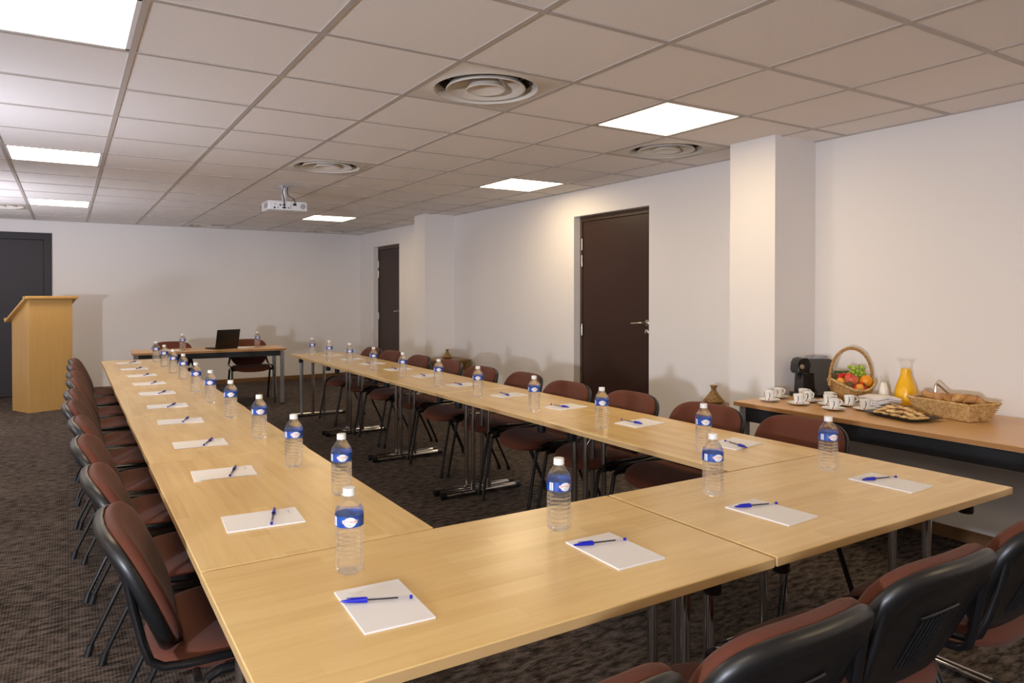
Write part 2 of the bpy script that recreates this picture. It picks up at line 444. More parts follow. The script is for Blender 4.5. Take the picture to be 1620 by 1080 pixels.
# doors
def wall_door(k, d):
    t = bpy.data.objects.new('door_%d' % k, None); COL.objects.link(t); struct(t)
    y0, y1, zt = d; x = XW + .075
    t.location = (x, 0, 0)
    f = MB()
    f.box(0, .06, y0, y0 + .03, 0, zt); f.box(0, .06, y1 - .03, y1, 0, zt); f.box(0, .06, y0 + .03, y1 - .03, zt - .045, zt)
    f.obj('door_frame', M['doorframe'], t, None)
    lf = MB().box(.008, .05, y0 + .033, y1 - .033, .008, zt - .05, .002, 1).obj('door_leaf', M['door'], t, None)
    for hz in (1.825, 1.666, 1.006):
        MB().lathe([(.009, -.055), (.009, -.002), (.0105, -.001), (.0105, .001), (.009, .002), (.009, .055)], 12, -.004, y1 - .034, hz).obj('hinge', M['steel'], t)
    hy = y0 + .105
    h = MB().lathe([(.027, 0), (.027, .006), (.024, .009)], 20, .008, hy, 1.10, axis='X')
    for v in h.bm.verts: v.co.x = .008 - (v.co.x - .008)
    h.tube([(.0, hy, 1.10), (-.045, hy, 1.10), (-.055, hy + .006, 1.10), (-.058, hy + .02, 1.099), (-.058, hy + .125, 1.092)], .0095, 12)
    h.obj('handle', M['steel'], t)
    l = MB().lathe([(.027, 0), (.027, -.006), (.022, -.009)], 20, .008, hy, 1.02, axis='X')
    lo = l.obj('lock_plate', M['chrome'], t)
    MB().box(-.0035, 0, hy - .004, hy + .004, 1.008, 1.032).obj('keyhole', M['dark'], lo, None)
    return t
wall_door(1, D1); wall_door(2, D2)
t = bpy.data.objects.new('door_3', None); COL.objects.link(t); struct(t); t.location = (0, YB, 0)
f = MB()
for x0, x1 in ((D3[0], D3[0] + .09), (D3[1] - .09, D3[1])): f.box(x0, x1, -.012, .08, 0, D3[2] - .09)
f.box(D3[0], D3[1], -.012, .08, D3[2] - .09, D3[2])
f.obj('door_frame', M['door_dark'], t, None)
MB().box(D3[0] + .093, D3[1] - .093, .004, .05, .008, D3[2] - .093, .003, 1).obj('door_leaf', M['door_dark'], t, None)

# ------------------------------------------------------------------ chairs
def sup(n, e, a, b):
    out = []
    for k in range(n):
        t_ = 2 * PI * k / n; c, s_ = math.cos(t_), math.sin(t_)
        out.append((a * math.copysign(abs(c) ** (2 / e), c), b * math.copysign(abs(s_) ** (2 / e), s_)))
    return out

def make_chair():
    t = thing('conference_chair', '', 'chair')
    # seat
    n = 44
    def seat_ring(s, z, e=3.0):
        r = []
        for x, y in sup(n, e, .226 * s, .212 * s):
            f = max(0, (y - .02) / .19)
            dz = -.034 * f * f * (1 if z > .41 else .55) + .010 * (x / .226) ** 2 * s - .010 * max(0, -y / .2)
            r.append((x * (1 - .05 * max(0, -y / .2)), y + .005, z + dz))
        return r
    MB().rings([seat_ring(s, z) for s, z in ((.02, .397), (.70, .397), (.90, .400), (.985, .408), (1.0, .424), (.985, .440), (.93, .451), (.80, .457), (.5, .458), (.02, .457))]).obj('seat', M['fabric'], t, 60)
    # backrest: cushion in front of a plastic shell
    zc, yc, hw, hh = .598, -.232, .228, .172
    ti = R(25)
    def bp(u, v, d):
        d += .030 * (u / hw) ** 2
        return (u, yc + d * math.cos(ti) - v * math.sin(ti) * 1.0, zc + v * math.cos(ti) + d * math.sin(ti))
    def back_ring(s, d, e=3.4):
        out = []
        for u, v in sup(n, e, hw * s, hh * s):
            k = 1 - .10 * max(0, -v / hh)             # narrower towards the bottom
            vv = v - .018 * (1 - (u / hw) ** 2) * max(0, -v / hh) + .008 * (1 - (u / hw) ** 2) * max(0, v / hh)
            out.append(bp(u * k, vv, d))
        return out
    MB().rings([back_ring(s, d) for s, d in ((.02, .004), (.9, .004), (.985, .006), (1., .016), (.985, .028), (.94, .037), (.8, .043), (.5, .045), (.02, .045))]).obj('back_cushion', M['fabric'], t, 60)
    sh = MB().rings([back_ring(s, d) for s, d in ((.02, .003), (.9, .003), (1.01, .006), (1.025, .000), (1.025, -.009), (1.01, -.018), (.96, -.024), (.88, -.025), (.81, -.020), (.76, -.013), (.5, -.012), (.02, -.012))]).obj('back_shell', M['black_plastic'], t, 50)
    g = MB()
    for k in range(7):
        u = -.055 + k * .0183
        g.tube([bp(u, -.125, -.0135), bp(u, .03, -.0135)], .0022, 6)
    g.tube([bp(u, .042 + .004 * math.cos(u * 20), -.015) for u in (-.075, -.05, 0, .05, .075)], .004, 6)
    g.obj('grille', M['black_plastic'], sh)
    # frame
    for s in (-1, 1):
        MB().tube([(s * .205, -.262, .70), (s * .212, -.242, .60), (s * .226, -.222, .515), (s * .238, -.206, .470), (s * .245, -.178, .453), (s * .246, -.13, .448), (s * .246, .0, .448), (s * .246, .11, .446), (s * .246, .15, .430)], .0125, 12, rx=.0105).obj('back_support', M['black_metal'], t)
        MB().tube([(s * .246, .185, .40), (s * .246, .165, .414), (s * .246, .13, .414), (s * .246, -.05, .414), (s * .246, -.08, .40)], .012, 10).obj('side_rail', M['black_metal'], t)
        for y0, y1 in ((.182, .255), (-.076, -.262)):
            l = MB().tube([(s * .246, y0, .404), (s * .2495, y1, .012)], .012, 10, rx=.009).obj('leg', M['black_metal'], t)
            MB().tube([(s * .2492, y0 + (y1 - y0) * .93, .040), (s * .2497, y1 + .002, .0)], .0135, 10).obj('foot_cap', M['black_plastic'], l)
    for y in (.10, -.10):
        MB().tube([(-.246, y, .406), (.246, y, .406)], .010, 8).obj('crossbar', M['black_metal'], t)
    return t
chair = make_chair()
BT = .285                                   # back top sits this far behind the chair's origin
Rrow = [(2.965, 2.04), (2.916, 2.55), (2.88, 3.11), (2.86, 3.68), (2.917, 4.29), (2.87, 4.82), (2.91, 5.46), (2.887, 6.02), (2.88, 6.66), (2.874, 7.18)]
for k, (x, y) in enumerate(Rrow):
    place(chair, USED, (x - BT, y, 0), R(90) + R([0, 2, -2, 1, -3, 2, 0, -1, 2, 0][k]),
          'maroon padded chair between the tables and the door wall, %s from the sideboard' % (ORD[k]), 'maroon chairs along the door wall')
Lrow = [(.110, 2.07), (.087, 2.635), (.062, 3.225), (.055, 3.77), (.028, 4.36), (.034, 4.90), (.045, 5.55), (.045, 6.10), (.047, 6.74), (.058, 7.29)]
for k, (x, y) in enumerate(Lrow):
    place(chair, USED, (x + BT - .015, y, 0), R(-92) + R([0, 1, -1, 2, -2, 0, 1, -1, 1, 0][k]),
          'maroon padded chair in the row leading to the lectern, %s from the lectern' % ORD[9 - k], 'maroon chairs on the lectern side')
Frow = [(.645, .79, 0), (1.142, .775, 0), (1.685, .80, -1), (2.24, .81, 0)]
FL = ['maroon chair with black plastic back at the bottom photo edge, only its top corner showing', 'maroon chair seen from behind, between the corner-only chair and the ribbed-grille one',
      'maroon chair seen from behind, showing the ribbed grille of its black plastic back', 'maroon chair cut by the photo edge beside the near table corner']
for k, (x, y, a) in enumerate(Frow):
    place(chair, USED, (x, y + BT, 0), R(a), FL[k], 'maroon chairs at the near end of the tables')
for k, (x, y, a) in enumerate(((1.10, 9.37, 181), (1.985, 9.40, 176))):
    place(chair, USED, (x, y - BT, 0), R(a), ['maroon chair behind the laptop table, partly hidden by the water bottles', 'maroon chair behind the laptop table, beside the open laptop'][k], 'maroon chairs at the laptop table')

# ------------------------------------------------------------------ folding tables
TH = .693
def make_table(L, W, name='folding_table'):
    t = thing(name, '', 'table')
    top = MB().box(-L / 2 + .002, L / 2 - .002, -W / 2, W / 2, TH - .024, TH, .0025, 2)
    for f in top.bm.faces:
        if abs(f.normal.z) < .3: f.material_index = 1
    top.obj('tabletop', [M['beech'], M['beech_edge']], t, None)
    for sx in (-1, 1):
        x = sx * (L / 2 - .045)
        ft = MB().tube([(x, -W / 2 + .012, .022), (x, W / 2 - .012, .022)], .0185, 14).obj('foot', M['chrome'], t)
        for sy in (-1, 1):
            MB().tube([(x, sy * (W / 2 - .035), .0215), (x, sy * (W / 2 + .002), .0215)], .0205, 14).obj('foot_cap', M['black_plastic'], ft)
            MB().lathe([(.012, 0), (.012, .006)], 10, x, sy * (W / 2 - .06), 0).obj('glide', M['black_plastic'], ft)
            MB().tube([(x, sy * .062, .03), (x, sy * .062, TH - .045)], .0155, 14).obj('leg', M['chrome'], t)
            MB().tube([(x - sx * .11, sy * .062, TH - .034), (x - sx * .085, sy * .062, TH - .05), (x - sx * .05, sy * .062, TH - .10), (x - sx * .018, sy * .062, TH - .135)], .0055, 8).obj('folding_brace', M['chrome'], t)
            MB().lathe([(.021, TH - .088), (.023, TH - .084), (.023, TH - .03), (.019, TH - .0245)], 18, sx * (L / 2 - .13), sy * (W / 2 - .085), 0).obj('stacking_bumper', M['black_plastic'], t)
        MB().box(x - .02, x + .02, -.13, .13, TH - .05, TH - .0245, .003, 1).obj('hinge_plate', M['black_rail'], t, None)
    for sy in (-1, 1):
        MB().box(-L / 2 + .07, L / 2 - .07, sy * .17 - .012, sy * .17 + .012, TH - .05, TH - .0245).obj('rail', M['black_rail'], t, None)
    return t
LW, LX0 = .61, .265
LJ = 1.2145
proto = make_table(LJ, LW)
for k in range(5):
    place(proto, USED, (LX0 + LW / 2 + .004 * k, 1.752 + LJ * (k + .5), 0), R(90), 'light beech folding table on the lectern side, %s from the near corner' % ORD[k], 'beech folding tables on the lectern side')
RJ = 1.19
proto = make_table(RJ, .612)
for k in range(5):
    o = place(proto, USED, (2.095 + .306 - .001 * k, 1.752 + RJ * (k + .5), 0), R(90), 'light beech folding table on the door side, %s from the near corner' % ORD[k], 'beech folding tables on the door side')
lg = MB().tube([(.555, .19, TH - .03), (.555, .185, .012)], [.021, .013], 14).obj('support_leg', M['greymetal'], o)
lg['label'] = 'grey tapered support leg at the table end'
MB().lathe([(.018, 0), (.018, .012)], 12, .555, .185, 0).obj('foot_cap', M['black_plastic'], lg)
proto = make_table(1.236, .632)
place(proto, USED, (.880, 1.431, 0), R(0), 'light beech folding table closing the near end, at the lectern-side corner', 'beech folding tables at the near end')
place(proto, USED, (2.121, 1.431, 0), R(180), 'light beech folding table closing the near end, with its free corner by the sideboard', 'beech folding tables at the near end')

def make_desk(name, label, L, W, h, loc, rotz, apron=.065, mid=False):
    t = thing(name, label, 'table', loc, rotz)
    top = MB().box(-L / 2, L / 2, -W / 2, W / 2, h - .026, h, .003, 2)
    for f in top.bm.faces:
        if abs(f.normal.z) < .3: f.material_index = 1
    top.obj('tabletop', [M['oak'], M['oak_edge']], t, None)
    for sx in (-1, 1):
        for sy in (-1, 1):
            x, y = sx * (L / 2 - .045), sy * (W / 2 - .045)
            l = MB().box(x - .021, x + .021, y - .021, y + .021, .012, h - .0265, .004, 2).obj('leg', M['greymetal'], t, None)
            MB().box(x - .022, x + .022, y - .022, y + .022, 0, .012, .002, 1).obj('foot_cap', M['black_plastic'], l, None)
    for sy in (-1, 1):
        y = sy * (W / 2 - .045)
        MB().box(-L / 2 + .066, L / 2 - .066, y - .014, y + .014, h - .027 - apron, h - .027).obj('apron', M['black_rail'], t, None)
    for sx in (-1, 1):
        x = sx * (L / 2 - .045)
        MB().box(x - .014, x + .014, -W / 2 + .066, W / 2 - .066, h - .027 - apron, h - .027).obj('apron', M['black_rail'], t, None)
    return t
PH = .685
make_desk('presentation_table', 'orange beech table with grey legs and black apron, standing by the back wall', 1.70, .58, PH, (1.485, 9.02, 0), R(-3))
SH = .715
make_desk('sideboard_table', 'long orange beech buffet table against the wall, holding cups, fruit and pastries', 2.2, .79, SH, (3.375 + .395, 2.805 - 1.1, 0), R(90), .085)

# ------------------------------------------------------------------ water bottles
BH, BR = .197, .0335
def make_bottle():
    t = thing('water_bottle', '', 'bottle')
    R_ = BR
    prof = [(.0002, .003), (.018, .002), (.026, .0), (.031, .004), (R_, .012)]
    z = .014
    for k in range(8):
        prof += [(R_, z + .0015), (R_, z + .0075), (R_ - .0016, z + .0098)]
        z += .0112
    prof += [(R_ - .0004, .1055), (R_ - .0028, .1085), (R_ - .0028, .111), (R_, .1145)] if False else []
    prof += [(R_ - .003, .1052), (R_ - .003, .1072), (R_ - .0004, .110), (R_ - .0006, .112), (R_ - .0006, .137), (R_, .139), (R_, .144), (.0315, .151), (.026, .160), (.019, .170), (.0145, .177), (.0128, .181), (.0128, .184), (.0002, .184)]
    MB().lathe(prof, 28).obj('bottle_body', M['bottle'], t, 25)
    cp = [(.0150, .180), (.0152, .183), (.0146, .184), (.0148, .195), (.0138, .1972), (.0002, .1972)]
    MB().lathe(cp, 28).obj('cap', M['cap'], t, 40)
    r = R_ + .0003; za, zb = .1115, .1375
    lab = MB().lathe([(r, za), (r, zb)], 40, cap0=False, cap1=False).obj('label_band', M['label_blue'], t, 60)
    def bend(me, rr, zc, a0=0):
        for v in me.vertices:
            a = -PI / 2 + a0 + v.co.x / rr
            v.co = (rr * math.cos(a), rr * math.sin(a), zc + v.co.y)
    zc = (za + zb) / 2
    # pale oval badge with a banner across it
    m = MB()
    for sgn, (aw, ah) in ((0, (.0150, .0115)),):
        rings_ = [[(aw * s * math.cos(2 * PI * k / 28), ah * s * math.sin(2 * PI * k / 28), 0) for k in range(28)] for s in (1, .5, .02)]
        m.rings(rings_, False, False)
    me = m.mesh('badge', M['label_white'], None); bend(me, r + .0002, zc); obj_of('badge', me, lab)
    m = MB()
    pts = [(-.0185, 0), (-.0165, .0042), (-.008, .0042), (0, .0046), (.008, .0042), (.0165, .0042), (.0185, 0), (.0165, -.0034), (.008, -.0034), (0, -.003), (-.008, -.0034), (-.0165, -.0034)]
    xs = [-.018 + .003 * k for k in range(13)]
    m.rings([[(x, .0042, 0) for x in xs], [(x, -.0034, 0) for x in xs]], False, False, closed=False)
    me = m.mesh('banner', M['label_white'], None); bend(me, r + .0003, zc + .001); obj_of('banner', me, lab)
    me = text_mesh('CRISTALINE', .0076); me.materials.clear(); me.materials.append(M['label_red']); bend(me, r + .0005, zc + .0012); obj_of('brand_lettering', me, lab)
    me = text_mesh('EAU', .0040); me.materials.clear(); me.materials.append(M['label_navy']); bend(me, r + .0005, zc - .0062); obj_of('small_lettering', me, lab)
    # white bar-code panel round the side
    m = MB(); xs = [-.006 + .003 * k for k in range(5)]
    m.rings([[(x, .0105, 0) for x in xs], [(x, -.0105, 0) for x in xs]], False, False, closed=False)
    me = m.mesh('barcode_panel', M['label_white'], None); bend(me, r + .0002, zc, R(-70)); bc = obj_of('barcode_panel', me, lab)
    m = MB()
    for k in range(8):
        y = -.009 + k * .0024
        m.rings([[(x, y, 0) for x in xs[1:4]], [(x, y + .0009, 0) for x in xs[1:4]]], False, False, closed=False)
    me = m.mesh('barcode_lines', M['label_navy'], None); bend(me, r + .0004, zc, R(-70)); obj_of('barcode_lines', me, lab)
    return t
bottle = make_bottle()
BL = [(.765, 2.202), (.735, 2.655), (.744, 3.252), (.741, 3.883), (.737, 4.468), (.735, 5.011), (.762, 5.809), (.752, 6.321), (.750, 6.916), (.738, 7.479)]
BF = [(.567, 1.578), (1.169, 1.565), (1.805, 1.581), (2.428, 1.584)]
BRr = [(2.269, 2.037), (2.242, 2.653), (2.235, 3.223), (2.233, 3.844), (2.241, 4.408), (2.256, 5.058), (2.268, 5.697), (2.261, 6.278), (2.22, 6.743), (2.203, 7.248)]
def face(x, y, extra=0): return math.atan2(-y, -x) + PI / 2 + R(extra)      # badge towards the room's near end
for k, (x, y) in enumerate(BL):
    place(bottle, USED, (x, y, TH), face(x, y, [6, 12, 10, 2, -4, 3, 0, 4, -3, 0][k]), 'blue-labelled water bottle on the lectern-side tables, %s from the laptop table' % ORD[9 - k], 'water bottles on the lectern-side tables')
for k, (x, y) in enumerate(BF):
    place(bottle, USED, (x, y, TH), face(x, y, [3, 32, 30, 34][k]), ['nearest blue-labelled water bottle, overlapping the one behind it', 'blue-labelled water bottle standing alone near the inner table corner on the front table', 'blue-labelled water bottle just in front of another bottle by the inner table corner', 'blue-labelled water bottle before the maroon chair nearest the sideboard'][k], 'water bottles at the near end')
for k, (x, y) in enumerate(BRr):
    place(bottle, USED, (x, y, TH), face(x, y, [16, 6, 4, 0, 2, 0, 3, 5, -4, 0][k]), 'blue-labelled water bottle on the door-side tables, %s from the far end' % ORD[9 - k], 'water bottles on the door-side tables')
place(bottle, USED, (1.165, 8.93, PH), face(1.1, 8.9), 'water bottle on the laptop table, before the chair away from the laptop', 'water bottles on the laptop table')
place(bottle, USED, (2.03, 8.96, PH), face(2.0, 8.9, 10), 'water bottle on the laptop table, beside the open laptop', 'water bottles on the laptop table')

# ------------------------------------------------------------------ note pads and pens
def make_pad():
    t = thing('note_pad', '', 'note pad')
    MB().box(-.074, .074, -.106, .106, 0, .004, .0006, 1).obj('sheets', M['paper'], t, None)
    m = MB(); pts = []
    random.seed(3)
    for k in range(26): pts.append((-.052 + .0014 * k, .080 + .0022 * math.sin(k * 1.9) + .0012 * math.sin(k * .7), .00415))
    m.tube(pts, .00035, 4)
    m.box(-.052, -.022, .0735, .0745, .004, .0042)
    m.obj('printed_heading', M['print'], t, None)
    return t
pad = make_pad()
def make_pen():
    t = thing('ballpoint_pen', '', 'pen')
    # lies along +x: cap tip at x=-.075
    c = MB().lathe([(.0009, -.075), (.0026, -.070), (.0040, -.056), (.0052, -.030), (.0055, -.019), (.0047, -.019), (.0047, -.022)], 14, cz=.0056, axis='X', cap1=False)
    c.box(-.062, -.022, -.0013, .0013, .0105, .0122, .0004, 1)
    c.obj('cap', M['pen_blue'], t)
    MB().lathe([(.0041, -.022), (.0041, .074)], 8, cz=.0056, axis='X').obj('barrel', M['pen_clear'], t, 20)
    MB().lathe([(.0016, -.021), (.0016, .045)], 8, cz=.0056, axis='X').obj('ink_tube', M['ink'], t)
    MB().lathe([(.0042, .069), (.0042, .0745), (.003, .0755)], 8, cz=.0056, axis='X').obj('end_plug', M['pen_blue'], t)
    return t
pen = make_pen()
def pad_pen(x, y, rot, label, plabel, gp, pa=None, pb=None, h=TH, pg=None):
    place(pad, USED, (x, y, h), R(rot), label, gp)
    if pa:
        d = (pb[0] - pa[0], pb[1] - pa[1]); L = math.hypot(*d); cx = pa[0] + d[0] / L * .073; cy = pa[1] + d[1] / L * .073
        place(pen, USED, (cx, cy, h + .004), math.atan2(d[1], d[0]), plabel, pg)
FP = [((.564, 1.366), -3, (.488, 1.408), (.630, 1.352)), ((1.188, 1.358), -1, (1.11, 1.421), (1.258, 1.386)), ((1.80, 1.358), 4, (1.729, 1.429), (1.872, 1.388)), ((2.436, 1.358), 2, (2.36, 1.412), (2.508, 1.373))]
FPL = ['nearest bottle', 'lone bottle', 'bottle at the inner corner', 'free corner facing the buffet']
for k, ((x, y), a, pa, pb) in enumerate(FP):
    pad_pen(x, y, a, 'white note pad on the near table, by the %s' % FPL[k], 'blue-capped clear pen on the pad by the %s' % FPL[k], 'note pads at the near end', pa, pb, pg='pens at the near end')
LP = [(.482, 2.064), (.486, 2.674), (.494, 3.256), (.496, 3.887), (.50, 4.459), (.507, 5.077), (.512, 5.656), (.512, 6.250), (.502, 6.832), (.505, 7.474)]
LPA = [-4, -4, -3, -4, -2, 0, 2, 4, 1, 3]
LPen = [((.532, 2.132), (.485, 1.98)), ((.541, 2.736), (.49, 2.59)), ((.557, 3.32), (.50, 3.19)), ((.547, 3.965), (.50, 3.83)), ((.55, 4.505), (.49, 4.37)), ((.565, 5.13), (.51, 5.0)), ((.565, 5.72), (.52, 5.58)), ((.57, 6.31), (.52, 6.17)), ((.565, 6.90), (.515, 6.77)), ((.572, 7.54), (.50, 7.41))]
for k, (x, y) in enumerate(LP):
    pad_pen(x, y, LPA[k] - 90, 'white note pad on the lectern-side tables, %s from the laptop table' % ORD[9 - k], 'blue-capped clear pen on a pad of the lectern-side tables, %s from the laptop table' % ORD[9 - k], 'note pads on the lectern-side tables', *LPen[k], pg='pens on the lectern-side tables')
RP = [(2.490, 2.060), (2.482, 2.640), (2.470, 3.240), (2.450, 3.805), (2.450, 4.421), (2.464, 5.058), (2.47, 5.63), (2.46, 6.22), (2.45, 6.74), (2.44, 7.27)]
RPA = [8, 4, 6, 5, 8, 5, 4, 5, 4, 4]
RPen = [((2.442, 1.958), (2.475, 2.101)), ((2.448, 2.589), (2.442, 2.72)), ((2.447, 3.18), (2.426, 3.32)), ((2.412, 3.753), (2.435, 3.89)), ((2.405, 4.36), (2.42, 4.5)), ((2.423, 4.996), (2.455, 5.14)), ((2.43, 5.57), (2.45, 5.71)), ((2.42, 6.16), (2.44, 6.30)), None, None]
for k, (x, y) in enumerate(RP):
    pp = RPen[k] or (None, None)
    pad_pen(x, y, RPA[k] + 90, 'white note pad on the door-side tables, %s from the far end' % ORD[9 - k], 'blue-capped clear pen on a pad of the door-side tables, %s from the far end' % ORD[9 - k], 'note pads on the door-side tables', *pp, pg='pens on the door-side tables')
pad_pen(1.05, 9.02, 80, 'white note pad on the laptop table, in front of the chair away from the laptop', '', 'note pads on the laptop table', h=PH)
pad_pen(1.90, 9.06, 86, 'white note pad on the laptop table, beside the open laptop', '', 'note pads on the laptop table', h=PH)

# ------------------------------------------------------------------ laptop
t = thing('laptop', 'dark open laptop seen from behind, on the orange table by the back wall', 'laptop', (1.66, 8.93, PH), R(22))
MB().box(-.155, .155, 0, .215, .002, .016, .005, 2).obj('keyboard_base', M['laptop'], t)
rm = Matrix.Translation((0, 0, .014)) @ Matrix.Rotation(R(12), 4, 'X')
lid = MB().box(-.155, .155, -.006, .0, .0, .228, .004, 2, rot=rm).obj('lid', M['laptop'], t)
MB().box(-.145, .145, 0, .0008, .012, .216, rot=rm).obj('screen', M['screen'], lid, None)
MB().tube([(-.12, .0, .014), (.12, .0, .014)], .006, 10).obj('hinge', M['laptop'], t)

# ------------------------------------------------------------------ lectern
ang = math.atan2(.21, .42)
t = thing('lectern', 'tall light wood lectern with a sloping top, in front of the dark door', 'lectern', (-.371, 9.462, 0), ang)
LWd, LD = .475, .40
zf, zb_ = 1.285, 1.055
def side(x0, x1):
    m = MB()
    a = [(0, 0.02, 0), (0, LD, 0), (0, LD, zb_), (0, 0.02, zf - .01)]
    m.rings([[(x0, y, z) for _, y, z in a], [(x1, y, z) for _, y, z in a]])
    return m
MB().box(0, LWd, 0, .02, 0, zf, .001, 1).obj('front_panel', M['lectern'], t, None)
side(.0, .02).obj('side_panel', M['lectern'], t, None); side(LWd - .02, LWd).obj('side_panel', M['lectern'], t, None)
MB().box(.02, LWd - .02, .02, LD, .10, .12).obj('shelf', M['lectern'], t, None)
MB().box(.02, LWd - .02, .02, LD, .72, .74).obj('shelf', M['lectern'], t, None)
sl = math.atan2(zf - zb_, LD)
rm = Matrix.Translation((LWd / 2, 0, zf)) @ Matrix.Rotation(-sl, 4, 'X')
MB().box(-LWd / 2 - .05, LWd / 2 + .05, -.045, LD / math.cos(sl) + .07, .0, .024, .002, 1, rot=rm).obj('sloping_top', M['lectern'], t, None)
MB().box(-LWd / 2 - .05, LWd / 2 + .05, LD / math.cos(sl) + .052, LD / math.cos(sl) + .072, .024, .050, .002, 1, rot=rm).obj('book_stop', M['lectern'], t, None)
MB().box(-.05, LWd + .05, -.05, .035, zf + .012, zf + .038, .003, 1).obj('ledge', M['lectern'], t, None)

# ------------------------------------------------------------------ projector
t = thing('projector', 'white projector hanging from the ceiling, rear sockets facing the near end', 'projector', (1.71, 6.47, 2.10))
MB().box(-.175, .175, -.13, .13, 0, .085, .010, 3).obj('casing', M['white_plastic'], t)
pt = MB()
for x, z, r_ in ((-.12, .020, .009), (-.09, .020, .005), (-.115, .05, .004), (-.07, .045, .008)): pt.lathe([(r_, -.1305), (r_, -.128)], 12, x, 0, z, axis='Y')
pt.box(-.05, -.02, -.1315, -.128, .015, .03); pt.box(-.05, -.025, -.1315, -.128, .042, .054); pt.box(-.005, .012, -.1315, -.128, .018, .026)
pt.box(.045, .075, -.1315, -.128, .045, .066)
for k in range(5): pt.box(.024, .028, -.1315, -.128, .012 + k * .012, .018 + k * .012)
pt.obj('sockets', M['dark'], t, None)
MB().lathe([(.024, -.1312), (.024, -.128)], 24, .135, 0, .042, axis='Y').obj('fan_grille', M['greygrill'], t)
g = MB()
for k in range(7): g.box(-.177, -.174, -.10 + k * .018, -.09 + k * .018, .02, .065)
g.obj('side_grille', M['greygrill'], t, None)
MB().lathe([(.05, .085), (.05, .092)], 24).obj('mount_disc', M['dark'], t)
MB().tube([(0, 0, .09), (0, 0, H - 2.10)], .022, 14).obj('ceiling_pole', M['white_plastic'], t)
MB().lathe([(.05, H - 2.106), (.045, H - 2.10)], 20).obj('ceiling_flange', M['white_plastic'], t)
MB().tube([(.03, -.01, H - 2.102), (-.02, -.05, H - 2.108), (-.045, -.11, .16), (-.04, -.14, .10), (-.035, -.137, .05), (-.035, -.131, .023)], .0045, 8).obj('video_cable', M['dark'], t)
MB().tube([(.03, -.01, H - 2.102), (.015, -.04, .19), (.02, -.06, .14), (.06, -.10, .11), (.062, -.138, .075), (.06, -.131, .055)], .0035, 8).obj('power_cable', M['dark'], t)

# ------------------------------------------------------------------ carved side tables with tagines
def side_table(loc, label, tlabel, S=.40, h=.575, walnut=False, ts=1.):
    t = thing('carved_side_table', label, 'side table', loc)
    MB().box(-S / 2, S / 2, -S / 2, S / 2, h - .025, h, .006, 2).obj('tabletop', M['walnut' if walnut else 'gilt'], t)
    for a in range(4):
        rm = Matrix.Rotation(a * PI / 2, 4, 'Z')
        m = MB(); x = S / 2 - .03
        prof = [(.016, 0), (.022, .03), (.014, .08), (.020, .16), (.013, .24), (.020, .34), (.024, .40), (.018, .45), (.026, h - .026)]
        m.lathe(prof, 12, x, x, 0)
        for v in m.bm.verts: v.co = rm @ v.co
        m.obj('leg', M['gilt'], t)
        m = MB()
        m.box(-S / 2 + .05, S / 2 - .05, x - .006, x + .006, h - .045, h - .026); m.box(-S / 2 + .05, S / 2 - .05, x - .006, x + .006, h - .14, h - .12)
        for k in range(7):
            u = -S / 2 + .06 + k * (S - .12) / 6
            m.tube([(u - .016, x, h - .125), (u + .016, x, h - .04)], .004, 6); m.tube([(u + .016, x, h - .125), (u - .016, x, h - .04)], .004, 6)
        for v in m.bm.verts: v.co = rm @ v.co
        m.obj('lattice_panel', M['gilt'], t, None)
        m = MB()
        m.box(-S / 2 + .05, S / 2 - .05, x - .006, x + .006, .03, .045); m.box(-S / 2 + .05, S / 2 - .05, x - .006, x + .006, .10, .115)
        for k in range(9):
            u = -S / 2 + .06 + k * (S - .12) / 8
            m.tube([(u - .012, x, .04), (u + .012, x, .105)], .004, 6); m.tube([(u + .012, x, .04), (u - .012, x, .105)], .004, 6)
        for v in m.bm.verts: v.co = rm @ v.co
        m.obj('lattice_panel', M['gilt'], t, None)
    g = thing('tagine', tlabel, 'tagine', (loc[0], loc[1], h), group='patterned tagines'); g.scale = (ts, ts, ts)
    MB().lathe([(.045, 0), (.062, .006), (.082, .022), (.080, .026), (.02, .024)], 28).obj('dish', M['tagine'], g)
    MB().lathe([(.074, .0245), (.070, .034), (.050, .060), (.034, .080), (.021, .100), (.0175, .112), (.022, .126), (.031, .138), (.029, .141), (.01, .134)], 28).obj('conical_lid', M['tagine'], g)
side_table((3.93, 7.50, 0), 'gilded carved side table in the corner beside the far column', 'small tagine on the gilded table by the far column', .42, .572, ts=.8)
side_table((3.945, 3.45, 0), 'carved side table with a brown top, hidden behind the chairs by the near column', 'dark patterned tagine peeping over the chair beside the near column', .27, .567, True, .93)

